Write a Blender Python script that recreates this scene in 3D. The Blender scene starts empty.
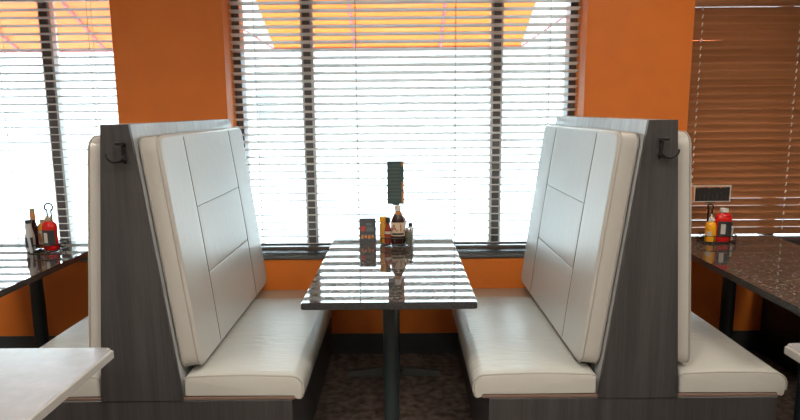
import bpy, bmesh, math, random
from mathutils import Vector, Matrix, Euler
random.seed(7)
scene = bpy.context.scene
COL = scene.collection
PI = math.pi

# ------------------------------------------------------------------ materials
def new_mat(name):
    m = bpy.data.materials.new(name); m.use_nodes = True
    nt = m.node_tree
    return m, nt, nt.nodes['Principled BSDF']

def plain(name, col, rough=.5, metal=0.0, coat=0.0, spec=.5, noise=0.0, nscale=30, bump=0.0, bscale=60, bdist=.002):
    m, nt, p = new_mat(name)
    p.inputs['Base Color'].default_value = (*col, 1)
    p.inputs['Roughness'].default_value = rough
    p.inputs['Metallic'].default_value = metal
    p.inputs['Coat Weight'].default_value = coat
    p.inputs['Specular IOR Level'].default_value = spec
    tc = nt.nodes.new('ShaderNodeTexCoord')
    if noise > 0:
        n = nt.nodes.new('ShaderNodeTexNoise'); n.inputs['Scale'].default_value = nscale
        n.inputs['Detail'].default_value = 4
        nt.links.new(tc.outputs['Object'], n.inputs['Vector'])
        r = nt.nodes.new('ShaderNodeValToRGB')
        r.color_ramp.elements[0].position = .3; r.color_ramp.elements[1].position = .7
        r.color_ramp.elements[0].color = tuple(max(0, c*(1-noise)) for c in col) + (1,)
        r.color_ramp.elements[1].color = tuple(min(1, c*(1+noise)) for c in col) + (1,)
        nt.links.new(n.outputs['Fac'], r.inputs['Fac'])
        nt.links.new(r.outputs['Color'], p.inputs['Base Color'])
    if bump > 0:
        n2 = nt.nodes.new('ShaderNodeTexNoise'); n2.inputs['Scale'].default_value = bscale
        n2.inputs['Detail'].default_value = 3
        nt.links.new(tc.outputs['Object'], n2.inputs['Vector'])
        b = nt.nodes.new('ShaderNodeBump'); b.inputs['Strength'].default_value = bump
        b.inputs['Distance'].default_value = bdist
        nt.links.new(n2.outputs['Fac'], b.inputs['Height'])
        nt.links.new(b.outputs['Normal'], p.inputs['Normal'])
    return m

def wood_laminate(name, c0, c1, rough=.45, along='Z'):
    m, nt, p = new_mat(name)
    tc = nt.nodes.new('ShaderNodeTexCoord')
    mp = nt.nodes.new('ShaderNodeMapping')
    mp.inputs['Scale'].default_value = (1, 1, .035) if along == 'Z' else ((.03, 1, 1) if along == 'X' else (1, .03, 1))
    nt.links.new(tc.outputs['Object'], mp.inputs['Vector'])
    n = nt.nodes.new('ShaderNodeTexNoise'); n.inputs['Scale'].default_value = 130; n.inputs['Detail'].default_value = 6
    n.inputs['Roughness'].default_value = .7
    nt.links.new(mp.outputs['Vector'], n.inputs['Vector'])
    n2 = nt.nodes.new('ShaderNodeTexNoise'); n2.inputs['Scale'].default_value = 22; n2.inputs['Detail'].default_value = 2
    nt.links.new(mp.outputs['Vector'], n2.inputs['Vector'])
    mx = nt.nodes.new('ShaderNodeMath'); mx.operation = 'ADD'
    ml = nt.nodes.new('ShaderNodeMath'); ml.operation = 'MULTIPLY'; ml.inputs[1].default_value = .5
    nt.links.new(n.outputs['Fac'], mx.inputs[0]); nt.links.new(n2.outputs['Fac'], mx.inputs[1])
    nt.links.new(mx.outputs[0], ml.inputs[0])
    r = nt.nodes.new('ShaderNodeValToRGB')
    r.color_ramp.elements[0].position = .36; r.color_ramp.elements[0].color = (*c0, 1)
    r.color_ramp.elements[1].position = .64; r.color_ramp.elements[1].color = (*c1, 1)
    nt.links.new(ml.outputs[0], r.inputs['Fac']); nt.links.new(r.outputs['Color'], p.inputs['Base Color'])
    p.inputs['Roughness'].default_value = rough
    return m

def granite(name):
    m, nt, p = new_mat(name)
    tc = nt.nodes.new('ShaderNodeTexCoord')
    v = nt.nodes.new('ShaderNodeTexVoronoi'); v.inputs['Scale'].default_value = 130
    nt.links.new(tc.outputs['Object'], v.inputs['Vector'])
    n = nt.nodes.new('ShaderNodeTexNoise'); n.inputs['Scale'].default_value = 55; n.inputs['Detail'].default_value = 8
    n.inputs['Roughness'].default_value = .75
    nt.links.new(tc.outputs['Object'], n.inputs['Vector'])
    r = nt.nodes.new('ShaderNodeValToRGB')
    e = r.color_ramp.elements
    e[0].position = .42; e[0].color = (.035, .036, .038, 1)
    e[1].position = .74; e[1].color = (.6, .54, .5, 1)
    k = e.new(.53); k.color = (.12, .10, .09, 1)
    k = e.new(.62); k.color = (.32, .25, .21, 1)
    nt.links.new(n.outputs['Fac'], r.inputs['Fac'])
    mix = nt.nodes.new('ShaderNodeMix'); mix.data_type = 'RGBA'; mix.blend_type = 'MULTIPLY'
    mix.inputs['Factor'].default_value = .6
    nt.links.new(r.outputs['Color'], mix.inputs['A']); nt.links.new(v.outputs['Color'], mix.inputs['B'])
    nt.links.new(mix.outputs['Result'], p.inputs['Base Color'])
    p.inputs['Roughness'].default_value = .035
    b = nt.nodes.new('ShaderNodeBump'); b.inputs['Strength'].default_value = .03; b.inputs['Distance'].default_value = .0002
    nt.links.new(n.outputs['Fac'], b.inputs['Height']); nt.links.new(b.outputs['Normal'], p.inputs['Normal'])
    p.inputs['Specular IOR Level'].default_value = .65
    return m

def vinyl(name, col, bump=.65):
    m, nt, p = new_mat(name)
    tc = nt.nodes.new('ShaderNodeTexCoord')
    fine = nt.nodes.new('ShaderNodeTexNoise'); fine.inputs['Scale'].default_value = 240; fine.inputs['Detail'].default_value = 2
    mp = nt.nodes.new('ShaderNodeMapping'); mp.inputs['Scale'].default_value = (1.0, 3.2, 1.6)
    wr = nt.nodes.new('ShaderNodeTexNoise'); wr.inputs['Scale'].default_value = 8; wr.inputs['Detail'].default_value = 5
    wr.inputs['Distortion'].default_value = .6
    nt.links.new(tc.outputs['Object'], fine.inputs['Vector'])
    nt.links.new(tc.outputs['Object'], mp.inputs['Vector']); nt.links.new(mp.outputs['Vector'], wr.inputs['Vector'])
    b1 = nt.nodes.new('ShaderNodeBump'); b1.inputs['Strength'].default_value = bump; b1.inputs['Distance'].default_value = .006
    b2 = nt.nodes.new('ShaderNodeBump'); b2.inputs['Strength'].default_value = .15; b2.inputs['Distance'].default_value = .0008
    nt.links.new(wr.outputs['Fac'], b1.inputs['Height']); nt.links.new(fine.outputs['Fac'], b2.inputs['Height'])
    nt.links.new(b1.outputs['Normal'], b2.inputs['Normal']); nt.links.new(b2.outputs['Normal'], p.inputs['Normal'])
    p.inputs['Base Color'].default_value = (*col, 1)
    p.inputs['Roughness'].default_value = .32
    p.inputs['Specular IOR Level'].default_value = .6
    return m

def thin_glass(name, tint=(1, 1, 1)):
    m = bpy.data.materials.new(name); m.use_nodes = True; nt = m.node_tree; nt.nodes.clear()
    o = nt.nodes.new('ShaderNodeOutputMaterial'); t = nt.nodes.new('ShaderNodeBsdfTransparent')
    t.inputs['Color'].default_value = (*tint, 1)
    g = nt.nodes.new('ShaderNodeBsdfGlossy'); g.inputs['Roughness'].default_value = .02
    f = nt.nodes.new('ShaderNodeFresnel'); f.inputs['IOR'].default_value = 1.45
    x = nt.nodes.new('ShaderNodeMixShader')
    nt.links.new(f.outputs[0], x.inputs[0]); nt.links.new(t.outputs[0], x.inputs[1]); nt.links.new(g.outputs[0], x.inputs[2])
    nt.links.new(x.outputs[0], o.inputs[0])
    return m

def cloth_translucent(name, col, trans):
    m = bpy.data.materials.new(name); m.use_nodes = True; nt = m.node_tree; nt.nodes.clear()
    o = nt.nodes.new('ShaderNodeOutputMaterial')
    d = nt.nodes.new('ShaderNodeBsdfDiffuse'); d.inputs['Color'].default_value = (*col, 1)
    t = nt.nodes.new('ShaderNodeBsdfTranslucent'); t.inputs['Color'].default_value = (*trans, 1)
    x = nt.nodes.new('ShaderNodeMixShader'); x.inputs[0].default_value = .6
    nt.links.new(d.outputs[0], x.inputs[1]); nt.links.new(t.outputs[0], x.inputs[2]); nt.links.new(x.outputs[0], o.inputs[0])
    return m

def emit(name, col, s):
    m, nt, p = new_mat(name)
    p.inputs['Base Color'].default_value = (*col, 1)
    p.inputs['Emission Color'].default_value = (*col, 1); p.inputs['Emission Strength'].default_value = s
    return m

M = dict(
    rail=plain('dark_rail', (.10, .075, .068), .35),
    orange=plain('orange_paint', (.76, .20, .024), .5, bump=.25, bscale=180, bdist=.001, noise=.04, nscale=6),
    rear_paint=plain('rear_wall_paint', (.55, .45, .36), .6),
    ceil=plain('ceiling_tile', (.8, .78, .74), .8),
    floor=plain('dark_carpet', (.10, .072, .062), .8, noise=.7, nscale=26, bump=.4, bscale=300),
    base=plain('black_cove_base', (.045, .052, .056), .4),
    trim=plain('bronze_frame', (.10, .085, .085), .35, metal=.3),
    side_lit=plain('frame_side_highlight', (.6, .6, .6), .4, metal=.2),
    sill=plain('sill_laminate', (.12, .13, .14), .2),
    lam=wood_laminate('grey_wood_laminate', (.027, .0265, .028), (.058, .057, .059), .42),
    lam_lit=wood_laminate('grey_wood_laminate_lit', (.34, .355, .365), (.44, .46, .47), .22),  # same laminate lightened; window light on its faces painted into the colour
    board=plain('brown_seat_board', (.17, .11, .085), .5),
    vinyl=vinyl('cream_vinyl', (.44, .445, .42)),
    vinyl_back=vinyl('cream_vinyl_back', (.44, .435, .41), .2),
    shade_tan=plain('ledge_shade_tan', (.5, .38, .27), .5),  # tan is the vinyl's shaded tone, carried in the colour
    piping=plain('cream_piping', (.34, .33, .305), .45),
    groove_shade=plain('groove_shade_grey', (.16, .15, .13), .8),  # dark tone for the shade inside cushion seams
    granite=granite('dark_granite'),
    granite_edge=plain('granite_edge', (.03, .032, .034), .3, noise=.8, nscale=160),
    black=plain('black_metal', (.02, .03, .034), .35),
    wire=plain('black_wire', (.012, .012, .013), .3, metal=.3),
    paleLam=plain('pale_laminate', (.225, .225, .24), .25, noise=.08, nscale=22),
    paleEdge=plain('pale_edge', (.34, .335, .32), .3),
    slat_brown=wood_laminate('brown_slat', (.31, .128, .052), (.46, .21, .095), .4, 'X'),
    slat_bloom=wood_laminate('bloom_pale_slat', (.64, .59, .54), (.74, .68, .63), .4, 'X'),  # brown slats coloured pale; window bloom worked into the base colour
    slat_white=wood_laminate('pale_slat', (.62, .56, .52), (.72, .68, .64), .5, 'X'),
    cord=plain('white_cord', (.7, .68, .62), .7),
    cord_dark=plain('brown_cord', (.12, .085, .07), .7),
    glass=thin_glass('window_glass'),
    awn=cloth_translucent('awning_cloth', (.9, .42, .12), (.64, .29, .14)),
    awn_left=cloth_translucent('awning_cloth_coral', (.95, .45, .22), (.62, .29, .17)),
    awnframe=plain('awning_tube', (.5, .22, .24), .5),
    ground=plain('asphalt', (.24, .24, .24), .9, noise=.05, nscale=2),
    build=plain('beige_stucco', (.28, .275, .27), .9),
    bglass=plain('building_window_glass', (.10, .14, .17), .3),
    lampframe=plain('lamp_frame', (.06, .06, .06), .6),
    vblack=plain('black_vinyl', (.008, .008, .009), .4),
    ketchup=plain('red_plastic', (.62, .012, .010), .25),
    mustard=plain('yellow_plastic', (.85, .38, .01), .3),
    ochre=plain('ochre_sauce', (.62, .30, .05), .25),
    white=plain('white_plastic', (.75, .74, .70), .35),
    tancap=plain('tan_cap', (.42, .33, .2), .45),
    darkcap=plain('dark_cap', (.03, .035, .035), .4),
    sauce=plain('brown_sauce_glass', (.035, .012, .010), .12),
    redsauce=plain('red_sauce_glass', (.30, .05, .03), .15),
    label=plain('beige_label', (.62, .50, .36), .6),
    labeldark=plain('dark_label', (.03, .035, .04), .5),
    labelwhite=plain('pale_label', (.55, .52, .48), .5),
    letter=plain('maroon_ink', (.22, .02, .02), .6),
    steel=plain('steel_cap', (.5, .5, .5), .25, metal=1),
    salt=plain('salt_in_glass', (.55, .56, .52), .2),
    pepper=plain('pepper_in_glass', (.13, .14, .11), .2),
    cardteal=plain('teal_card', (.045, .085, .085), .45),
    cardblack=plain('black_card', (.02, .018, .018), .45),
    carddark=plain('dark_tent_card', (.05, .06, .07), .45),
    print_light=plain('pale_print', (.10, .14, .14), .6),
    print_orange=plain('orange_print', (.55, .22, .06), .6),
    print_red=plain('red_print', (.45, .05, .04), .6),
    silverfoil=plain('packet_paper', (.55, .6, .66), .35),
)
M['fill_left'] = emit('added_fill_dim', (1, .86, .68), 30.0); M['fill_right'] = emit('added_fill_bright', (1, .87, .70), 85.0)  # glow of the added fill lamps
M['lamp'] = emit('lamp_diffuser', (1, .90, .77), 27.0)

# ------------------------------------------------------------------ mesh helpers
def B(): return bmesh.new()
def add_box(bm, x0, x1, y0, y1, z0, z1, bev=0.0, seg=2):
    vs = [bm.verts.new((x, y, z)) for z in (z0, z1) for y in (y0, y1) for x in (x0, x1)]
    f = [(0, 2, 3, 1), (4, 5, 7, 6), (0, 1, 5, 4), (1, 3, 7, 5), (3, 2, 6, 7), (2, 0, 4, 6)]
    fs = [bm.faces.new([vs[i] for i in q]) for q in f]
    if bev > 0:
        es = list({e for fc in fs for e in fc.edges})
        bmesh.ops.bevel(bm, geom=es, offset=bev, segments=seg, profile=.5, affect='EDGES')
    return bm
def add_prism(bm, prof, y0, y1, axis='Y'):
    def P(a, b, t): return (a, t, b) if axis == 'Y' else ((t, a, b) if axis == 'X' else (a, b, t))
    A = [bm.verts.new(P(a, b, y0)) for a, b in prof]; C = [bm.verts.new(P(a, b, y1)) for a, b in prof]
    n = len(prof)
    bm.faces.new(A); bm.faces.new(C[::-1])
    for i in range(n): bm.faces.new((A[i], C[i], C[(i+1) % n], A[(i+1) % n]))
    return bm
def add_tube(bm, pts, r, n=8, closed=False, cap=True):
    pts = [Vector(p) for p in pts]; rings = []
    N = len(pts); up = None
    for i, p in enumerate(pts):
        if closed: t = (pts[(i+1) % N]-pts[i-1])
        else: t = pts[min(i+1, N-1)]-pts[max(i-1, 0)]
        t.normalize()
        if up is None:
            up = Vector((0, 0, 1)) if abs(t.z) < .9 else Vector((1, 0, 0))
        a = t.cross(up); a.normalize(); b = a.cross(t); b.normalize(); up = b
        rr = r[i] if isinstance(r, (list, tuple)) else r
        rings.append([bm.verts.new(p+a*rr*math.cos(2*PI*k/n)+b*rr*math.sin(2*PI*k/n)) for k in range(n)])
    for i in range(N if closed else N-1):
        R0, R1 = rings[i], rings[(i+1) % N]
        for k in range(n): bm.faces.new((R0[k], R0[(k+1) % n], R1[(k+1) % n], R1[k]))
    if cap and not closed:
        bm.faces.new(rings[0][::-1]); bm.faces.new(rings[-1])
    return bm
def add_lathe(bm, prof, n=24, sx=1.0, sy=1.0, c=(0, 0, 0)):
    rings = []
    for r, z in prof:
        rings.append([bm.verts.new((c[0]+sx*r*math.cos(2*PI*k/n), c[1]+sy*r*math.sin(2*PI*k/n), c[2]+z)) for k in range(n)])
    for i in range(len(rings)-1):
        for k in range(n): bm.faces.new((rings[i][k], rings[i][(k+1) % n], rings[i+1][(k+1) % n], rings[i+1][k]))
    bm.faces.new(rings[0][::-1]); bm.faces.new(rings[-1])
    return bm
def label_arc(bm, rx, ry, z0, z1, a0, a1, n=10, t=.0006):
    """thin label wrapped round an oval bottle, facing -Y"""
    cols = []
    for i in range(n+1):
        a = a0+(a1-a0)*i/n
        cols.append([bm.verts.new(((rx+o)*math.cos(a), (ry+o)*math.sin(a), z)) for o in (.0002, .0002+t) for z in (z0, z1)])
    for i in range(n):
        p, q = cols[i], cols[i+1]
        bm.faces.new((p[2], q[2], q[3], p[3])); bm.faces.new((p[0], p[1], q[1], q[0]))
        bm.faces.new((p[1], p[3], q[3], q[1])); bm.faces.new((p[0], q[0], q[2], p[2]))
    bm.faces.new((cols[0][0], cols[0][2], cols[0][3], cols[0][1]))
    bm.faces.new((cols[-1][0], cols[-1][1], cols[-1][3], cols[-1][2]))
    return bm
def obj(name, bm, m, parent=None, world=False, smooth=True, origin=None):
    bmesh.ops.recalc_face_normals(bm, faces=bm.faces)
    if parent is not None and world:
        w = Vector((0, 0, 0)); p = parent
        while p is not None: w += p.location; p = p.parent
        bmesh.ops.translate(bm, verts=bm.verts, vec=-w)
    if parent is None:
        if origin is None:
            xs = [v.co.x for v in bm.verts]; ys = [v.co.y for v in bm.verts]; zs = [v.co.z for v in bm.verts]
            origin = ((min(xs)+max(xs))/2, (min(ys)+max(ys))/2, min(zs))
        bmesh.ops.translate(bm, verts=bm.verts, vec=-Vector(origin))
    me = bpy.data.meshes.new(name); bm.to_mesh(me); bm.free()
    me.materials.append(M[m] if isinstance(m, str) else m)
    if smooth:
        for p in me.polygons: p.use_smooth = True
        try: me.set_sharp_from_angle(angle=math.radians(38))
        except Exception: pass
    o = bpy.data.objects.new(name, me); COL.objects.link(o)
    if parent is None: o.location = origin
    else: o.parent = parent
    return o
def thing(name, label, cat, loc=(0, 0, 0), rotz=0, group=None):
    o = bpy.data.objects.new(name, None); COL.objects.link(o); o.empty_display_size = .05
    o.location = loc; o.rotation_euler = (0, 0, rotz)
    return tag(o, label, cat, group)
def tag(o, label, cat, group=None):
    o['label'] = label; o['category'] = cat
    if group: o['group'] = group
    return o
def struct(name, bm, m, **k):
    o = obj(name, bm, m, smooth=False, **k); o['kind'] = 'structure'; return o
def text_part(name, body, size, m, parent, loc, depth=.0004, sx=1.0):
    cu = bpy.data.curves.new(name, 'FONT'); cu.body = body; cu.size = size; cu.extrude = depth
    cu.align_x = 'CENTER'; cu.align_y = 'CENTER'
    t = bpy.data.objects.new(name, cu); COL.objects.link(t)
    dg = bpy.context.evaluated_depsgraph_get()
    me = bpy.data.meshes.new_from_object(t.evaluated_get(dg))
    bpy.data.objects.remove(t)
    me.transform(Matrix.Translation(loc) @ Matrix.Rotation(PI/2, 4, 'X') @ Matrix.Diagonal((sx, 1, 1, 1)))
    me.materials.clear(); me.materials.append(M[m])
    o = bpy.data.objects.new(name, me); COL.objects.link(o); o.parent = parent
    return o

# ------------------------------------------------------------------ room
WY = 3.68          # inner face of the window wall
GY = 3.87          # inner face of the window frames
XL, XR, YB, ZC = -4.6, 4.6, -2.8, 2.75
SILL, HEAD = .628, 2.27
WINS = [(-3.75, -1.663), (-1.02, 1.068), (1.68, 3.77)]

struct('floor', add_box(B(), XL, XR, YB, WY, -.05, 0), 'floor')
struct('ceiling', add_box(B(), XL, XR, YB, WY, ZC, ZC+.08), 'ceil')
wf = B(); T = .30
add_box(wf, XL, XR, WY, WY+T, 0, SILL-.03); add_box(wf, XL, XR, WY, WY+T, HEAD, ZC)
xs = [XL]+[v for w in WINS for v in w]+[XR]
for i in range(0, len(xs), 2): add_box(wf, xs[i], xs[i+1], WY, WY+T, SILL-.03, HEAD)
struct('wall_front', wf, 'orange')
struct('wall_back', add_box(B(), XL, XR, YB-.1, YB, 0, ZC), 'rear_paint')
struct('wall_left', add_box(B(), XL-.1, XL, YB, WY+T, 0, ZC), 'rear_paint')
struct('wall_right', add_box(B(), XR, XR+.1, YB, WY+T, 0, ZC), 'rear_paint')
bb = B(); add_prism(bb, [(WY-.012, 0), (WY, 0), (WY, .128), (WY-.008, .128), (WY-.010, .02)], XL, XR, 'X')
struct('baseboard_front', bb, 'base')

MULL = [[-2.83, -2.155], [-.572, .587], [2.33, 3.05]]
for i, (a, b) in enumerate(WINS):
    w = struct('window_%d' % (i+1), add_box(B(), a+.03, b-.03, GY+.05, GY+.056, SILL+.03, HEAD-.03), 'glass')
    f = B()
    add_box(f, a, a+.045, GY, GY+.11, SILL, HEAD, .003); add_box(f, b-.045, b, GY, GY+.11, SILL, HEAD, .003)
    add_box(f, a+.045, b-.045, GY, GY+.11, SILL-.005, SILL+.035, .003); add_box(f, a+.045, b-.045, GY, GY+.11, HEAD-.05, HEAD, .003)
    obj('window_frame', f, 'trim', w, world=True, smooth=False)
    for mx in MULL[i]:
        mo = obj('mullion', add_box(B(), mx-.022, mx+.022, GY-.005, GY+.10, SILL+.035, HEAD-.05, .003), 'trim', w, world=True, smooth=False)
        gb = B()
        for s in (-1, 1):
            add_box(gb, min(mx+s*.0221, mx+s*.036), max(mx+s*.0221, mx+s*.036), GY+.01, GY+.075, SILL+.035, HEAD-.05)  # pale beads; colour carries the highlight on the mullion sides
        obj('side_highlight_bead', gb, 'side_lit', mo, world=True, smooth=False)
    s = B(); add_box(s, a, b, WY-.012, GY, SILL-.02, SILL, .004)
    obj('window_sill', s, 'sill', w, world=True, smooth=False)

# ------------------------------------------------------------------ blinds
def blind(label, a, b, mat, tilt, pitch, z0, z1, ladders, cordmat, y=3.775, width=.05, rail_z=None, yaw=0, segment=False, wand=None, gap=.03):
    t = thing('window_blind', label, 'blind', ((a+b)/2, y, z0))
    sb = B(); z = z0+gap
    c, s = math.cos(tilt), math.sin(tilt); k = 0
    while z < z1-.03:
        dz = random.uniform(-.0008, .0008); ta = tilt+random.uniform(-.03, .03)*(.3 if segment else 1)
        c, s = math.cos(ta), math.sin(ta)
        pts = []
        for j in range(5):                                  # slightly crowned slat
            u = -width/2+width*j/4; h = .0018*(1-(2*u/width)**2)
            pts.append((y+u*c-h*s*0, z+dz-u*s+h))
        lo = [(p, q-.0028) for p, q in pts[::-1]]
        n0 = len(sb.verts)
        add_prism(sb, pts+lo, a+.012, b-.012, 'X')
        if segment and 1.865 < z < 1.865+pitch:             # one slat hangs askew
            sb.verts.ensure_lookup_table()
            for v in sb.verts[n0:]:
                v.co.z += -.008 if v.co.x < a+.1 else .028
        z += pitch; k += 1
    obj('slats', sb, mat, t, world=True)
    hr = add_box(B(), a+.008, b-.008, y-.03, y+.03, z1-.02, HEAD-.001, .004)
    obj('head_rail', hr, mat, t, world=True)
    br = add_box(B(), a+.012, b-.012, y-.026, y+.026, z0-.011, z0+.011, .005)
    obj('bottom_rail', br, 'rail', t, world=True)
    for lx in ladders:
        lb = B()
        if segment:
            z = z0+gap; yy = y-width/2*math.cos(tilt)-.004
            while z < z1-.03:
                zf = z+width/2*math.sin(tilt)
                add_tube(lb, [(lx-.002, yy+.001, zf-.016), (lx, yy-.004, zf-.006), (lx+.003, yy+.001, zf+.004)], .0034, 6)
                z += pitch
            add_tube(lb, [(lx, y+width/2*abs(math.cos(tilt))+.006, z0), (lx, y+width/2*abs(math.cos(tilt))+.006, z1)], .001, 5)
        else:
            for s_ in (-1, 1):
                yy = y+s_*(width/2+.002)
                add_tube(lb, [(lx, yy, z0), (lx, yy, z1-.02)], .0013, 5)
            z = z0+.03
            while z < z1-.03:
                add_tube(lb, [(lx-.004, y-width/2-.002, z+.007), (lx+.003, y-width/2-.002, z+.011)], .0022, 5); z += pitch
        obj('ladder_cord', lb, cordmat, t, world=True)
    if wand:
        wb = add_tube(B(), [(wand, y-.04, z1-.02), (wand+.004, y-.042, z1-.5), (wand+.002, y-.043, z1-1.0)], .004, 8)
        obj('tilt_wand', wb, cordmat, t, world=True)
    return t
blind('pale horizontal slat blind open over the left window', WINS[0][0]+.005, WINS[0][1]-.005, 'slat_white', .12, .0455, .655, 2.162,
      [-3.4, -2.90, -2.37, -1.83], 'cord')
blind('open slat blind, coloured pale for window bloom, over the middle window between the two orange columns', WINS[1][0]+.005, WINS[1][1]-.005, 'slat_bloom', .26, .0450, .652, 2.235,
      [-.86, -.266, .323, .877], 'cord_dark')
blind('closed dark brown slat blind over the right window', WINS[2][0]+.005, WINS[2][1]-.005, 'slat_brown', 1.14, .0450, .695, 2.095,
      [1.765, 2.34, 2.9, 3.45], 'cord', segment=True, gap=.048)

# ------------------------------------------------------------------ booths
def back_cushion(parent, xb, zb, xt, zt, y0, y1, T, out, seams=True):
    """quilted upholstered pad on a slanted back: back-plane line (xb,zb)-(xt,zt) in XZ, out=+1/-1 facing"""
    U = y1-y0; d = Vector((xt-xb, 0, zt-zb)); V = d.length; d.normalize()
    nrm = Vector((d.z, 0, -d.x))*1.0
    if nrm.x*out < 0: nrm = -nrm
    rc, r = .05, .015
    su = [.22*U, .77*U]; sv = [.35*V, .66*V]
    def lines(L, se):
        s = set([0, L])
        for k in range(11): s.add(round(r*1.5*(k/10)**1.6, 5)); s.add(round(L-r*1.5*(k/10)**1.6, 5))
        n = int(L/.022)
        for k in range(1, n): s.add(round(L*k/n, 5))
        for c in se:
            for o in (-.007, -.004, -.002, 0, .002, .004, .007): s.add(round(c+o, 5))
        s = sorted(s); o = [s[0]]
        for v in s[1:]:
            if v-o[-1] > .0011: o.append(v)
        if L-o[-1] < .002: o[-1] = L
        return o
    us, vs_ = lines(U, su), lines(V, sv)
    def inside(u, v):
        cu = min(max(u, rc), U-rc); cv = min(max(v, rc), V-rc)
        du, dv = u-cu, v-cv; L = math.hypot(du, dv)
        if L > rc:
            u, v = cu+du*rc/L, cv+dv*rc/L; L = rc
        return u, v, (rc-L if L > 0 else min(u, v, U-u, V-v))
    def dist(u, v):
        cu = min(max(u, rc), U-rc); cv = min(max(v, rc), V-rc)
        L = math.hypot(u-cu, v-cv)
        return rc-L if L > 1e-9 else min(u, v, U-u, V-v)
    def g(x, w): return math.exp(-(x/w)**2)
    bm = B(); grid = []
    for u in us:
        row = []
        for v in vs_:
            uu, vv, _ = inside(u, v); dd = max(0, dist(uu, vv))
            h = T if dd >= r else T-r+math.sqrt(max(0, r*r-(r-dd)**2))
            if seams:
                h += .007*math.sin(PI*uu/U)*math.sin(PI*vv/V)
                f = min(1, dd/r)
                for c in su: h -= (.0022*g(uu-c, .0028)+.001*g(uu-c, .02))*f
                if su[0] < uu < su[1]:
                    for c in sv: h -= (.0014*g(vv-c, .0025)+.0008*g(vv-c, .02))*f
            row.append((uu, vv, h))
        grid.append(row)
    base = Vector((xb, y0, zb))
    def W(u, v, h): return base+Vector((0, u, 0))+d*v+nrm*h
    G = [[bm.verts.new(W(*p)) for p in row] for row in grid]
    nu, nv = len(us), len(vs_)
    for i in range(nu-1):
        for j in range(nv-1):
            try: bm.faces.new((G[i][j], G[i+1][j], G[i+1][j+1], G[i][j+1]))
            except ValueError: pass
    loop = [(i, 0) for i in range(nu)]+[(nu-1, j) for j in range(1, nv)]+[(i, nv-1) for i in range(nu-2, -1, -1)]+[(0, j) for j in range(nv-2, 0, -1)]
    bot = [bm.verts.new(W(grid[i][j][0], grid[i][j][1], 0)) for i, j in loop]
    n = len(loop)
    for k in range(n):
        a, b = loop[k], loop[(k+1) % n]
        bm.faces.new((G[a[0]][a[1]], G[b[0]][b[1]], bot[(k+1) % n], bot[k]))
    bm.faces.new(bot)
    bmesh.ops.remove_doubles(bm, verts=bm.verts, dist=.00005)
    cu = obj('back_cushion', bm, 'vinyl_back', parent, world=True)
    # piping round the outline
    pts = []
    for cx, cy, a0 in ((U-rc, rc, -PI/2), (U-rc, V-rc, 0), (rc, V-rc, PI/2), (rc, rc, PI)):
        for k in range(7):
            a = a0+PI/2*k/6; pts.append(W(cx+rc*math.cos(a), cy+rc*math.sin(a), T-r*.75))
    obj('piping', add_tube(B(), pts, .0036, 6, closed=True), 'piping', cu, world=True)
    pts2 = []
    for cx, cy, a0 in ((U-rc, rc, -PI/2), (U-rc, V-rc, 0), (rc, V-rc, PI/2), (rc, rc, PI)):
        for k in range(7):
            a = a0+PI/2*k/6; pts2.append(W(cx+(rc+.001)*math.cos(a), cy+(rc+.001)*math.sin(a), .006))
    obj('piping', add_tube(B(), pts2, .0036, 6, closed=True), 'piping', cu, world=True)
    if seams:
        sb = B()  # dark tubes along the seams stand in for shade in the grooves
        def H(u, v): return T+.007*math.sin(PI*u/U)*math.sin(PI*v/V)-.0032+.0010
        for c in su: add_tube(sb, [W(c, v, H(c, v)) for v in [r*1.1+(V-2.2*r)*k/24 for k in range(25)]], .0020, 5)
        for c in sv: add_tube(sb, [W(u, c, T+.007*math.sin(PI*u/U)*math.sin(PI*c/V)-.0022+.0006) for u in [su[0]+(su[1]-su[0])*k/16 for k in range(17)]], .0012, 5)
        obj('seam_shade', sb, 'groove_shade', cu, world=True)
    return cu

def seat_cushion(parent, xi, xo, y0, y1, zb, zt, matn='vinyl'):
    """xi = edge at the back rest, xo = rounded nose edge"""
    s = 1 if xo > xi else -1; Wd = abs(xo-xi)
    prof = [(0, zb+.002), (0, zt-.012), (.006, zt-.004), (.02, zt)]
    for k in range(1, 9): u = .02+(Wd-.07)*k/9; prof.append((u, zt+.006*math.sin(PI*k/9)))
    R = .048
    for k in range(0, 9):
        a = PI/2*(1-k/8); prof.append((Wd-R+R*math.cos(a), zt-R+R*math.sin(a)))
    prof += [(Wd-.001, zb+.012), (Wd-.003, zb-.008), (Wd-.010, zb-.015), (Wd-.022, zb-.013), (Wd-.028, zb-.002), (Wd-.034, zb)]
    cz = (zb+zt)/2; cx = Wd/2
    bm = B(); rings = []
    ys = [(y0, .0105), (y0+.0015, .006), (y0+.005, .002), (y0+.011, 0)]
    n = 26
    for k in range(1, n): ys.append((y0+.011+(y1-y0-.022)*k/n, 0))
    ys += [(y1-.011, 0), (y1-.004, .003), (y1, .010)]
    for yi, (y, ins) in enumerate(ys):
        ring = []
        t = (y-y0)/(y1-y0)
        for u, z in prof:
            uu = u+(ins if u < cx else -ins)*min(1, abs(u-cx)/(cx)*1.0); zz = z-(ins if z > cz else -ins*.3)
            if z > zt-.001: zz += .006*math.sin(PI*t)
            ring.append(bm.verts.new((xi+s*uu, y, zz)))
        rings.append(ring)
    m = len(prof)
    for a, b in zip(rings, rings[1:]):
        for k in range(m): bm.faces.new((a[k], a[(k+1) % m], b[(k+1) % m], b[k]))
    bm.faces.new(rings[0]); bm.faces.new(rings[-1][::-1])
    cu = obj('seat_cushion', bm, matn, parent, world=True)
    pp = [(xi+s*u, y0+.0035, z-.002) for u, z in prof[1:-5]]
    obj('piping', add_tube(B(), pp, .0035, 6), 'piping' if matn == 'vinyl' else matn, cu, world=True)
    return cu

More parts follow.
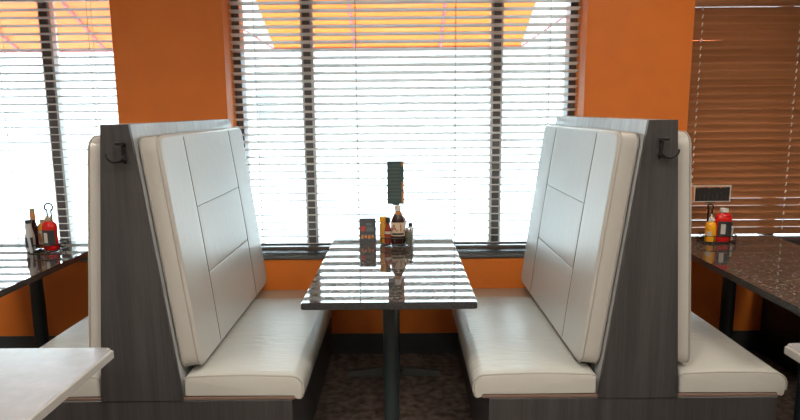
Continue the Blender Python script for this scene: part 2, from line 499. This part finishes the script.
def coat_hook(parent, x, z, y, s):
    """dark double coat hook screwed to the end panel; s = side the long prong points to"""
    h = B()
    add_box(h, x-.008, x+.008, y-.007, y, z-.036, z+.036, .003)
    add_tube(h, [(x, y-.004, z+.026), (x, y-.016, z+.029), (x, y-.028, z+.031)], [.008, .0065, .0065], 10)
    add_box(h, x-.018, x+.018, y-.036, y-.026, z+.024, z+.038, .004)
    pts = [(x, y-.005, z-.018)]
    for k in range(1, 11):
        a = PI*.95*k/10
        pts.append((x+s*(.029-.029*math.cos(a)), y-.010-.020*math.sin(PI*k/14), z-.018-.022*math.sin(a)+.014*(k/10)**3))
    add_tube(h, pts, [.0062-.0002*k for k in range(11)], 8)
    add_tube(h, [(x, y-.005, z-.015), (x-s*.006, y-.018, z-.034), (x-s*.014, y-.03, z-.036), (x-s*.017, y-.036, z-.026)], [.007, .0065, .0065, .008], 8)
    o = obj('coat_hook', h, 'wire', parent, world=True)
    return o

def booth(label, g, side):
    # g: bottom/top X of the two slanted faces in ascending X order
    y0, y1 = 2.30, WY
    (xb0, xt0), (xb1, xt1) = g['L'], g['R']; zb, zt = .367, 1.452
    t = thing('booth_bench', label, 'booth', ((xb0+xb1)/2, (y0+y1)/2, 0), group=None)
    obj('end_panel', add_prism(B(), [(xb0, zb), (xb1, zb), (xt1, zt), (xt0, zt)], y0, y0+.018), 'lam', t, world=True, smooth=False)
    e = .002
    obj('backrest_board', add_prism(B(), [(xb0+e, zb), (xb1-e, zb), (xt1-e, zt), (xt0+e, zt)], y0+.018, y1-.002), 'lam_lit', t, world=True, smooth=False)
    obj('bench_base', add_box(B(), g['base0'], g['base1'], y0+.004, y1-.002, 0, zb-.002, .0015, 1), 'lam', t, world=True, smooth=False)
    for s, xb, xt, nose in ((-1, xb0, xt0, g['n0']), (1, xb1, xt1, g['n1'])):
        sl = (xt-xb)/(zt-zb)
        def X(z): return xb+sl*(z-zb)
        Tt = .078 if s == side else .072
        back_cushion(t, X(.475)+s*.004, .475, X(1.40)+s*.004, 1.40, y0+.045, 3.59, Tt, s)
        obj('seat_board', add_box(B(), *sorted((X(.38)+s*.0015, nose-s*.034)), y0+.006, y1-.003, zb, zb+.012, .001, 1), 'board', t, world=True, smooth=False)
        seat_cushion(t, X(.43)+s*.012, nose, y0+.008, 3.335, zb+.013, .463)
        obj('rear_ledge', add_box(B(), *sorted((X(.45)+s*.01, nose-s*.03)), 3.34, y1-.003, zb+.018, .414, .008, 3), 'shade_tan', t, world=True)
    if g['hook'] is not None: coat_hook(t, g['hook'][0], g['hook'][1], y0, g['hook'][2])
    return t
booth('double-sided cream booth bench left of the middle table, under the left orange column',
      dict(L=(-1.198, -1.109), R=(-.873, -1.006), n0=-1.655, n1=-.396, base0=-1.615, base1=-.442, hook=(-1.028, 1.352, -1)), 1)
booth('double-sided cream booth bench right of the middle table, under the right orange column',
      dict(L=(.767, .909), R=(1.082, 1.015), n0=.275, n1=1.512, base0=.338, base1=1.478, hook=(.957, 1.352, 1)), -1)

# black bench at the far right bay
t = thing('dark_bench', 'black bench in shadow beyond the granite table at the right edge', 'bench', (2.62, 3.0, 0))
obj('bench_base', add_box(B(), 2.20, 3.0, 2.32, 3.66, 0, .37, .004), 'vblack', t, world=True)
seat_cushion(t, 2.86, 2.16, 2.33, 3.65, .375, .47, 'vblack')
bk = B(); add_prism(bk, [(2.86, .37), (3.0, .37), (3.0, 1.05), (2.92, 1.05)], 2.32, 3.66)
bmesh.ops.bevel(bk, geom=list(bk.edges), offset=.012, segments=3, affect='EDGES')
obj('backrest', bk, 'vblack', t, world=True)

# ------------------------------------------------------------------ granite tables
def granite_table(label, x0, x1, y0=2.365, y1=3.585):
    cx, cy = (x0+x1)/2, (y0+y1)/2
    t = thing('dining_table', label, 'table', (cx, cy, 0), group='granite-topped booth tables')
    w, l = (x1-x0)/2, (y1-y0)/2
    top = add_box(B(), -w, w, -l, l, .722, .75)
    bmesh.ops.bevel(top, geom=[e for e in top.edges if abs(e.verts[0].co.z-e.verts[1].co.z) > .01], offset=.006, segments=4, affect='EDGES')
    bmesh.ops.bevel(top, geom=[e for e in top.edges if e.verts[0].co.z > .749 and e.verts[1].co.z > .749], offset=.004, segments=2, affect='EDGES')
    to = obj('tabletop', top, 'granite', t)
    to.data.materials.append(M['granite_edge'])
    for p in to.data.polygons:
        if abs(p.normal.z) < .4: p.material_index = 1
    ub = add_box(B(), -w+.05, w-.05, -l+.05, l-.05, .704, .7215, .003)
    obj('underside_board', ub, 'black', t)
    for sy in (2.655, 3.36):
        p = B(); add_tube(p, [(0, sy-cy, .03), (0, sy-cy, .69)], .036, 20)
        add_lathe(p, [(.055, .03), (.055, .045), (.038, .06)], 20, c=(0, sy-cy, 0))
        po = obj('pedestal_post', p, 'black', t)
        f = B(); n = 12
        sec = []
        for k in range(n+1):
            u = -1+2*k/n; x = u*.265; hw = .030*(1-.25*abs(u)); ht = .052-.030*abs(u)**1.3
            sec.append([f.verts.new(c) for c in ((x, sy-cy-hw, .0), (x, sy-cy+hw, .0), (x, sy-cy+hw*.6, ht), (x, sy-cy-hw*.6, ht))])
        for a, b in zip(sec, sec[1:]):
            for k in range(4): f.faces.new((a[k], b[k], b[(k+1) % 4], a[(k+1) % 4]))
        f.faces.new(sec[0]); f.faces.new(sec[-1][::-1])
        obj('base_foot', f, 'black', t)
        pl = B(); add_box(pl, -.19, .19, sy-cy-.03, sy-cy+.03, .690, .7038, .003)
        obj('mounting_plate', pl, 'black', t)
    return t
granite_table('glossy granite table between the two cream booth benches, front and centre', -.402, .293, 2.345)
granite_table('granite table in the left bay beyond the left booth bench', -2.395, -1.713)
granite_table('granite table in the right bay before the closed brown blind', 1.485, 2.167, 2.215, 3.575)

# ------------------------------------------------------------------ pale laminate tables in the aisle
def pale_table(label, x0, x1, y0, y1):
    cx, cy = (x0+x1)/2, (y0+y1)/2; w, l = (x1-x0)/2, (y1-y0)/2
    t = thing('aisle_table', label, 'table', (cx, cy, 0))
    top = add_box(B(), -w, w, -l, l, .722, .75)
    bmesh.ops.bevel(top, geom=[e for e in top.edges if abs(e.verts[0].co.z-e.verts[1].co.z) > .01], offset=.02, segments=5, affect='EDGES')
    bmesh.ops.bevel(top, geom=[e for e in top.edges if e.verts[0].co.z > .749 and e.verts[1].co.z > .749], offset=.005, segments=1, affect='EDGES')
    to = obj('tabletop', top, 'paleLam', t); to.data.materials.append(M['paleEdge'])
    for p in to.data.polygons:
        if abs(p.normal.z) < .97: p.material_index = 1
    p = B(); add_tube(p, [(0, 0, .03), (0, 0, .72)], .036, 20); obj('pedestal_post', p, 'black', t)
    for k in range(4):
        a = PI/4+k*PI/2
        f = B(); add_tube(f, [(0, 0, .035), (.14*math.cos(a), .14*math.sin(a), .028), (.3*math.cos(a), .3*math.sin(a), .014)], [.028, .022, .013], 10)
        obj('base_foot', f, 'black', t)
    return t
pale_table('pale laminate table corner cut off by the lower left edge', -1.66, -.925, 1.18, 1.90)
pale_table('pale laminate table, only its tip showing at the right edge', 1.21, 1.96, 1.15, 1.895)

# ------------------------------------------------------------------ condiments
def bottle(name, label, cat, loc, parts, rotz=0, group=None):
    t = thing(name, label, cat, loc, rotz, group)
    for nm, bm, m in parts: obj(nm, bm, m, t)
    return t
def squeeze_parts(h, r, body, cap, sy=.62, labelmat='labeldark', capmat=None, inner='labelwhite'):
    b = add_lathe(B(), [(0, 0), (r*.85, 0), (r*.98, .006), (r, .02), (r*.93, h*.45), (r, h*.68), (r*.92, h*.78), (r*.6, h*.86), (r*.42, h*.885), (0, h*.885)], 28, 1, sy)
    c = add_lathe(B(), [(0, h*.885), (r*.5, h*.885), (r*.5, h*.90), (r*.46, h), (0, h)], 20, 1, 1)
    l = label_arc(B(), r*.995, r*.995*sy, h*.16, h*.62, -PI/2-.95, -PI/2+.95)
    l2 = label_arc(B(), r*.995+.0008, (r*.995)*sy+.0008, h*.24, h*.54, -PI/2-.55, -PI/2-.02)
    return [('bottle_body', b, body), ('cap', c, cap), ('front_label', l, labelmat), ('label_panel', l2, inner)]
def caddy(label, loc, w=.16, d=.11, loop=None, rot=0):
    t = thing('condiment_caddy', label, 'caddy', loc, rot)
    b = B()
    def ring(z, s=1.0):
        pts = []
        for k in range(24):
            a = 2*PI*k/24; pts.append((w/2*s*max(-1, min(1, 1.15*math.cos(a))), d/2*s*max(-1, min(1, 1.15*math.sin(a))), z))
        return pts
    add_tube(b, ring(.008), .0028, 6, closed=True); add_tube(b, ring(.042), .0028, 6, closed=True)
    obj('wire_ring', b, 'wire', t)
    for k in range(8):
        u = B(); a = 2*PI*(k+.5)/8
        p = (w/2*max(-1, min(1, 1.15*math.cos(a))), d/2*max(-1, min(1, 1.15*math.sin(a))))
        add_tube(u, [(p[0], p[1], .002), (p[0], p[1], .042)], .0022, 6)
        obj('wire_upright', u, 'wire', t)
    bs = B()
    for k in range(-3, 4): add_tube(bs, [(k*w/7.4, -d/2, .006), (k*w/7.4, d/2, .006)], .0018, 5)
    obj('wire_floor', bs, 'wire', t)
    if loop:
        lx, h, rr = loop
        lp = B()
        cz = h-rr; sep = .011
        pts = [(lx-sep, 0, .004), (lx-sep, 0, cz-rr*.95)]
        for k in range(15):
            a = -PI*.5-.5-(2*PI-1.0)*k/14
            pts.append((lx+rr*math.cos(a), 0, cz+rr*math.sin(a)))
        pts += [(lx+sep, 0, cz-rr*.95), (lx+sep, 0, .004)]
        add_tube(lp, pts, .0046, 7)
        obj('carry_handle', lp, 'wire', t)
    return t
FL = .0085         # bottles stand on the wire floor
# --- middle table
CX, CY = -.036, 3.43
caddy('black wire caddy holding sauces on the middle table', (CX, CY, .75), .165, .12, None)
TZ = .75+FL
t = bottle('mustard_bottle', 'orange-yellow squeeze bottle standing left in the middle caddy', 'bottle', (-.104, 3.425, TZ),
    [('bottle_body', add_lathe(B(), [(0, 0), (.022, 0), (.024, .01), (.024, .10), (.018, .118), (0, .118)], 20), 'ochre'),
     ('cap', add_lathe(B(), [(0, .118), (.022, .118), (.025, .150), (0, .152)], 20), 'mustard')])
bottle('sauce_bottle', 'small red sauce bottle with dark cap beside the brown steak sauce', 'bottle', (-.080, 3.398, TZ),
    [('bottle_body', add_lathe(B(), [(0, 0), (.018, 0), (.020, .008), (.020, .07), (.013, .098), (.010, .12), (0, .12)], 20), 'redsauce'),
     ('cap', add_lathe(B(), [(0, .12), (.0135, .12), (.0135, .148), (0, .149)], 18), 'darkcap'),
     ('front_label', label_arc(B(), .0202, .0202, .058, .072, -PI/2-1, -PI/2+1), 'labelwhite')])
t = thing('steak_sauce_bottle', 'brown steak sauce bottle with beige lettered label in the middle caddy', 'bottle', (-.024, 3.393, TZ)); t.scale = (1.18, 1.0, 1.04)
bb_ = add_lathe(B(), [(0, 0), (.030, 0), (.0335, .006), (.0335, .115), (.027, .142), (.014, .165), (.0115, .18), (0, .18)], 28, 1, .7)
obj('bottle_body', bb_, 'sauce', t)
obj('cap', add_lathe(B(), [(0, .18), (.0145, .18), (.0145, .206), (.012, .209), (0, .209)], 18), 'white', t)
obj('neck_label', label_arc(B(), .0138, .0138, .160, .177, -PI/2-1.2, -PI/2+1.2), 'print_orange', t)
obj('front_label', label_arc(B(), .0336, .0336*.7, .045, .118, -PI/2-1.15, -PI/2+1.15), 'label', t)
obj('label_band', label_arc(B(), .0342, .0342*.7+.0003, .050, .062, -PI/2-.9, -PI/2+.9), 'labeldark', t)
text_part('label_lettering', 'A.1.', .054, 'letter', t, (0, -.0258, .088), sx=.74)
bottle('ketchup_bottle', 'dark red bottle half hidden behind the brown steak sauce', 'bottle', (-.020, 3.441, TZ),
    squeeze_parts(.172, .042, 'redsauce', 'white', .40))
bottle('salt_shaker', 'grey-green shaker at the right of the middle caddy', 'shaker', (.036, 3.400, TZ),
    [('shaker_body', add_lathe(B(), [(0, 0), (.019, 0), (.020, .01), (.020, .055), (.016, .07), (0, .07)], 16), 'pepper'),
     ('lid', add_lathe(B(), [(0, .07), (.0165, .07), (.016, .083), (.009, .092), (0, .093)], 16), 'steel')])
bottle('salt_shaker', 'pale shaker with dark lid at the far right of the middle caddy', 'shaker', (.046, 3.448, TZ),
    [('shaker_body', add_lathe(B(), [(0, 0), (.017, 0), (.018, .01), (.018, .07), (.012, .088), (0, .088)], 16), 'salt'),
     ('lid', add_lathe(B(), [(0, .088), (.0125, .088), (.012, .104), (.008, .108), (0, .108)], 16), 'darkcap')])
# upright menu card in its stand
t = thing('menu_card', 'tall teal specials card rising above the steak sauce bottle', 'sign', (-.036, 3.49, .75))
obj('card', add_box(B(), -.047, .047, -.0015, .0015, .218, .462), 'cardteal', t, smooth=False)
lines_ = B()
for k in range(10):
    zz = .44-.0205*k
    add_box(lines_, -.038, (.028 if k % 3 else .036)-.006*(k % 2), -.0022, -.0016, zz-.0025, zz+.0025)
obj('printed_lines', lines_, 'print_light', t, smooth=False)
for z0, z1 in ((.432, .455), (.30, .345), (.225, .29)): obj('printed_picture', add_box(B(), .034, .046, -.0022, -.0016, z0, z1), 'print_orange', t, smooth=False)

st = B(); add_tube(st, [(0, .003, .004), (0, .003, .25)], .0025, 6); add_box(st, -.02, .02, -.004, .006, .212, .219, .001); add_box(st, -.02, .02, -.012, .012, 0, .004, .001)
obj('card_stand', st, 'wire', t)
# tent card
t = thing('tent_card', 'small dark printed tent card left of the middle caddy', 'sign', (-.196, 3.46, .75)); t.scale = (1.08, 1.0, 1.07)
tc_ = B(); w_ = .042
for s_ in (-1, 1):
    add_prism(tc_, [(s_*.028, 0), (s_*.0265, 0), (-.0002*s_, .132), (s_*.0012, .133)], -w_, w_, 'X')
obj('card', tc_, 'carddark', t, smooth=False)
def slope_box(bm, x0, x1, z0, z1, o=.0008):
    def yy(z): return -.028+.0268*z/.133
    v = [bm.verts.new(p) for p in ((x0, yy(z0)-.0002, z0), (x1, yy(z0)-.0002, z0), (x1, yy(z1)-.0002, z1), (x0, yy(z1)-.0002, z1),
                                   (x0, yy(z0)-o, z0), (x1, yy(z0)-o, z0), (x1, yy(z1)-o, z1), (x0, yy(z1)-o, z1))]
    for q in ((0, 1, 2, 3), (4, 7, 6, 5), (0, 4, 5, 1), (1, 5, 6, 2), (2, 6, 7, 3), (3, 7, 4, 0)): bm.faces.new([v[i] for i in q])
p1 = B(); slope_box(p1, -.010, .022, .095, .108); slope_box(p1, -.008, .032, .064, .088)
obj('printed_lines', p1, 'print_light', t, smooth=False)
p2 = B(); slope_box(p2, -.036, -.012, .066, .092)
obj('printed_picture', p2, 'print_red', t, smooth=False)
p3 = B()
for a in range(4): slope_box(p3, -.034+.018*a, -.022+.018*a, .026+.004*(a % 2), .046)
obj('printed_plates', p3, 'print_orange', t, smooth=False)

# --- left table
caddy('black wire caddy with ring handle on the left table', (-1.955, 3.33, .75), .17, .13, (.03, .262, .022))
bottle('ketchup_bottle', 'bright red bottle with tan cap in the left caddy', 'bottle', (-1.915, 3.305, TZ),
    squeeze_parts(.182, .040, 'ketchup', 'tancap', .7))
bottle('mustard_bottle', 'ochre mustard bottle with beige cap between the red bottle and thin sauce bottle', 'bottle', (-1.985, 3.365, TZ),
    squeeze_parts(.158, .031, 'ochre', 'tancap', .8, 'labelwhite', inner='print_orange'))
bottle('hot_sauce_bottle', 'thin sauce bottle with tall orange-brown neck at the back of the left caddy', 'bottle', (-2.03, 3.352, TZ),
    [('bottle_body', add_lathe(B(), [(0, 0), (.021, 0), (.022, .008), (.022, .11), (.013, .14), (.012, .16), (0, .16)], 20), 'sauce'),
     ('neck_wrap', add_lathe(B(), [(0, .16), (.0135, .16), (.0125, .20), (0, .20)], 16), 'print_orange'),
     ('cap', add_lathe(B(), [(0, .20), (.0125, .20), (.012, .222), (0, .223)], 16), 'tancap')])
bottle('oil_bottle', 'clear bottle with dark cap at the left end of the left caddy', 'bottle', (-2.022, 3.296, TZ),
    [('bottle_body', add_lathe(B(), [(0, 0), (.022, 0), (.024, .008), (.024, .08), (.014, .125), (.013, .15), (0, .15)], 20), 'salt'),
     ('cap', add_lathe(B(), [(0, .15), (.017, .15), (.017, .168), (0, .169)], 16), 'darkcap'),
     ('front_label', label_arc(B(), .0241, .0241, .02, .075, -PI/2-1.1, -PI/2+1.1), 'labeldark')])
pk = B(); n = 12; prev = None
for k in range(n+1):
    u = k/n; x = .018*math.sin(u*2.2)-.004; z = .16-.155*u; y = -.004-.014*math.sin(u*PI)
    row = [pk.verts.new((x+dx, y+dy, z)) for dx, dy in ((-.008, 0), (.008, -.003), (.008, -.0015), (-.008, .0015))]
    if prev:
        for q in range(4): pk.faces.new((prev[q], prev[(q+1) % 4], row[(q+1) % 4], row[q]))
    else: pk.faces.new(row)
    prev = row
pk.faces.new(prev[::-1])
bmesh.ops.translate(pk, verts=pk.verts, vec=(-2.0, 3.245, .752))
tag(obj('paper_slip', pk, 'silverfoil'), 'curled pale paper slip leaning against the left caddy', 'paper')

# --- right table
caddy('black wire caddy with narrow loop handle on the right table', (1.765, 3.42, .75), .19, .12, (-.045, .212, .016))
bottle('mustard_bottle', 'yellow mustard squeeze bottle with white tip in the right caddy', 'bottle', (1.712, 3.385, TZ),
    [('bottle_body', add_lathe(B(), [(0, 0), (.027, 0), (.030, .01), (.030, .085), (.025, .105), (.012, .115), (0, .115)], 24, 1, .8), 'mustard'),
     ('cap', add_lathe(B(), [(0, .115), (.014, .115), (.012, .135), (.005, .14), (.003, .155), (0, .155)], 16), 'white'),
     ('front_label', label_arc(B(), .0302, .0242, .035, .06, -PI/2-1.2, -PI/2-.1), 'label')])
bottle('ketchup_bottle', 'red ketchup bottle with white cap in the right caddy', 'bottle', (1.785, 3.395, TZ),
    squeeze_parts(.185, .046, 'ketchup', 'white', .62))
bottle('salt_shaker', 'pale salt shaker with grey lid at the right of the right caddy', 'shaker', (1.838, 3.425, TZ),
    [('shaker_body', add_lathe(B(), [(0, 0), (.019, 0), (.020, .01), (.020, .065), (.014, .08), (0, .08)], 16), 'salt'),
     ('lid', add_lathe(B(), [(0, .08), (.015, .08), (.014, .095), (.008, .10), (0, .10)], 16), 'steel')])
t = thing('menu_card', 'wide black photo menu card with pale border standing behind the red ketchup bottle', 'sign', (1.752, 3.50, .75))
obj('card', add_box(B(), -.125, .118, -.0015, .0015, .213, .309), 'labelwhite', t, smooth=False)
obj('printed_picture', add_box(B(), -.085, .110, -.0024, -.0016, .219, .299), 'cardblack', t, smooth=False)
sd = B(); add_box(sd, -.120, -.092, -.0024, -.0016, .217, .302)
for k in range(8): add_box(sd, -.08+.022*k, -.066+.022*k, -.003, -.0024, .294+.002*(k % 3), .303)
obj('printed_border', sd, 'print_orange', t, smooth=False)
gl = B()
for k in range(6): add_box(gl, -.06+.024*k, -.052+.024*k, -.003, -.0024, .225, .225+.03+.008*(k % 3))
obj('printed_bottles', gl, 'granite_edge', t, smooth=False)
st = B(); add_tube(st, [(-.0, .003, .004), (-.0, .003, .26)], .0025, 6); add_box(st, -.03, .03, -.004, .006, .208, .2128, .001); add_box(st, -.025, .025, -.012, .012, 0, .004, .001)
obj('card_stand', st, 'wire', t)

# ------------------------------------------------------------------ ceiling lamps, added wall fill
for x in (-2.4, 0, 2.4):
    for y in (-1.2, 1.1):
        where = {(-2.4, -1.2): 'rear left', (0, -1.2): 'rear middle', (2.4, -1.2): 'rear right', (-2.4, 1.1): 'front left', (0, 1.1): 'front middle', (2.4, 1.1): 'front right'}[(x, y)]
        t = thing('ceiling_lamp', 'flat square ceiling lamp, %s of six, above the aisle' % where, 'lamp', (x, y, ZC-.04), group='ceiling lamps above the aisle')
        f = B()
        for a in ((-.32, .32, -.32, -.29), (-.32, .32, .29, .32), (-.32, -.29, -.29, .29), (.29, .32, -.29, .29)): add_box(f, *a, -.11, .04)
        obj('lamp_frame', f, 'lampframe', t, smooth=False)
        obj('diffuser', add_box(B(), -.29, .29, -.29, .29, .008, .03), 'lamp', t, smooth=False)

for x, m, side in ((-1.4, 'fill_left', 'left'), (1.4, 'fill_right', 'right')):  # added fill lamps, out of view, to brighten columns and right blind
    t = thing('added_wall_fill', 'unseen round fill lamp added before the %s orange column' % side, 'lamp', (x, 2.85, ZC-.03))
    f = B(); n = 28
    pr = [(.075, 0), (.095, 0), (.095, .03), (.075, .03)]
    rg = [[f.verts.new((q*math.cos(2*PI*k/n), q*math.sin(2*PI*k/n), z)) for k in range(n)] for q, z in pr]
    for i in range(4):
        for k in range(n): f.faces.new((rg[i][k], rg[i][(k+1) % n], rg[(i+1) % 4][(k+1) % n], rg[(i+1) % 4][k]))
    obj('fill_ring', f, 'lampframe', t)
    obj('diffuser', add_lathe(B(), [(0, .012), (.073, .012), (.073, .028), (0, .028)], 28), m, t, smooth=False)
# ------------------------------------------------------------------ outdoors
struct('pavement', add_box(B(), -40, 40, WY+T, 60, -.2, -.12), 'ground')
def awning(label, x0, x1, mat, ribs):
    y0, z0, y1, z1 = 4.01, 2.275, 4.70, 1.96
    t = thing('window_awning', label, 'awning', ((x0+x1)/2, y0, z0))
    c = B(); n = 6
    prof = [(y0+(y1-y0)*k/n, z0+(z1-z0)*k/n) for k in range(n+1)]
    add_prism(c, prof+[(p, q-.003) for p, q in prof[::-1]], x0, x1, 'X')
    obj('awning_cloth', c, mat, t, world=True)
    for x in ribs:
        r = add_tube(B(), [(x, y0, z0-.016), (x, y1-.01, z1-.016)], .012, 8)
        obj('awning_rib', r, 'awnframe', t, world=True)
    fr = add_tube(B(), [(x0, y1, z1-.012), (x1, y1, z1-.012)], .011, 8)
    obj('front_tube', fr, 'awnframe', t, world=True)
    for x, s in ((x0, 1), (x1, -1)):
        a = add_tube(B(), [(x, y1, z1-.012), (x-s*.125, y0-.01, z0-.22)], .008, 8)
        obj('support_arm', a, 'awnframe', t, world=True)
    return t
awning('orange awning outside the middle window', -.935, .885, 'awn', (-.335, .29))
awning('coral awning with slanted ribs outside the left window', -3.42, -1.55, 'awn_left', (-2.80, -2.17))
awning('coral awning outside the right window, barely glimpsed past a drooping brown slat', 1.55, 3.42, 'awn_left', (2.17, 2.80))
t = thing('pale_building', 'overexposed pale building across the lot beyond the middle window', 'building', (0, 38, -.12))
obj('building_wall', add_box(B(), -38, 38, 0, 6, 0, 8.6), 'build', t, smooth=False)  # wall heightened to cover bright sky that would swallow the slats
for x in (-8.1, -14.0, 14.0):
    obj('window', add_box(B(), x-.55, x+.55, -.05, .02, 1.2, 2.6), 'bglass', t, smooth=False)

# ------------------------------------------------------------------ world
w = bpy.data.worlds.new('World'); scene.world = w; w.use_nodes = True
bg = w.node_tree.nodes['Background']
bg.inputs['Color'].default_value = (.72, .92, 1.0, 1); bg.inputs['Strength'].default_value = 8.5

# ------------------------------------------------------------------ camera
cam = bpy.data.cameras.new('camera'); co = bpy.data.objects.new('camera', cam); COL.objects.link(co)
cam.sensor_fit = 'HORIZONTAL'; cam.sensor_width = 36; cam.lens = 620/800*36
co.location = (0, 0, 1.496)
R = Matrix.Rotation(math.radians(.2), 4, 'Z') @ Matrix.Rotation(math.radians(90)-math.atan(100/620), 4, 'X') @ Matrix.Rotation(math.radians(-.5), 4, 'Z')
co.rotation_euler = R.to_euler()
scene.camera = co
scene.view_settings.view_transform = 'Standard'; scene.view_settings.look = 'None'
scene.view_settings.gamma = 1; scene.view_settings.use_curve_mapping = False
scene.view_settings.exposure = 1.0
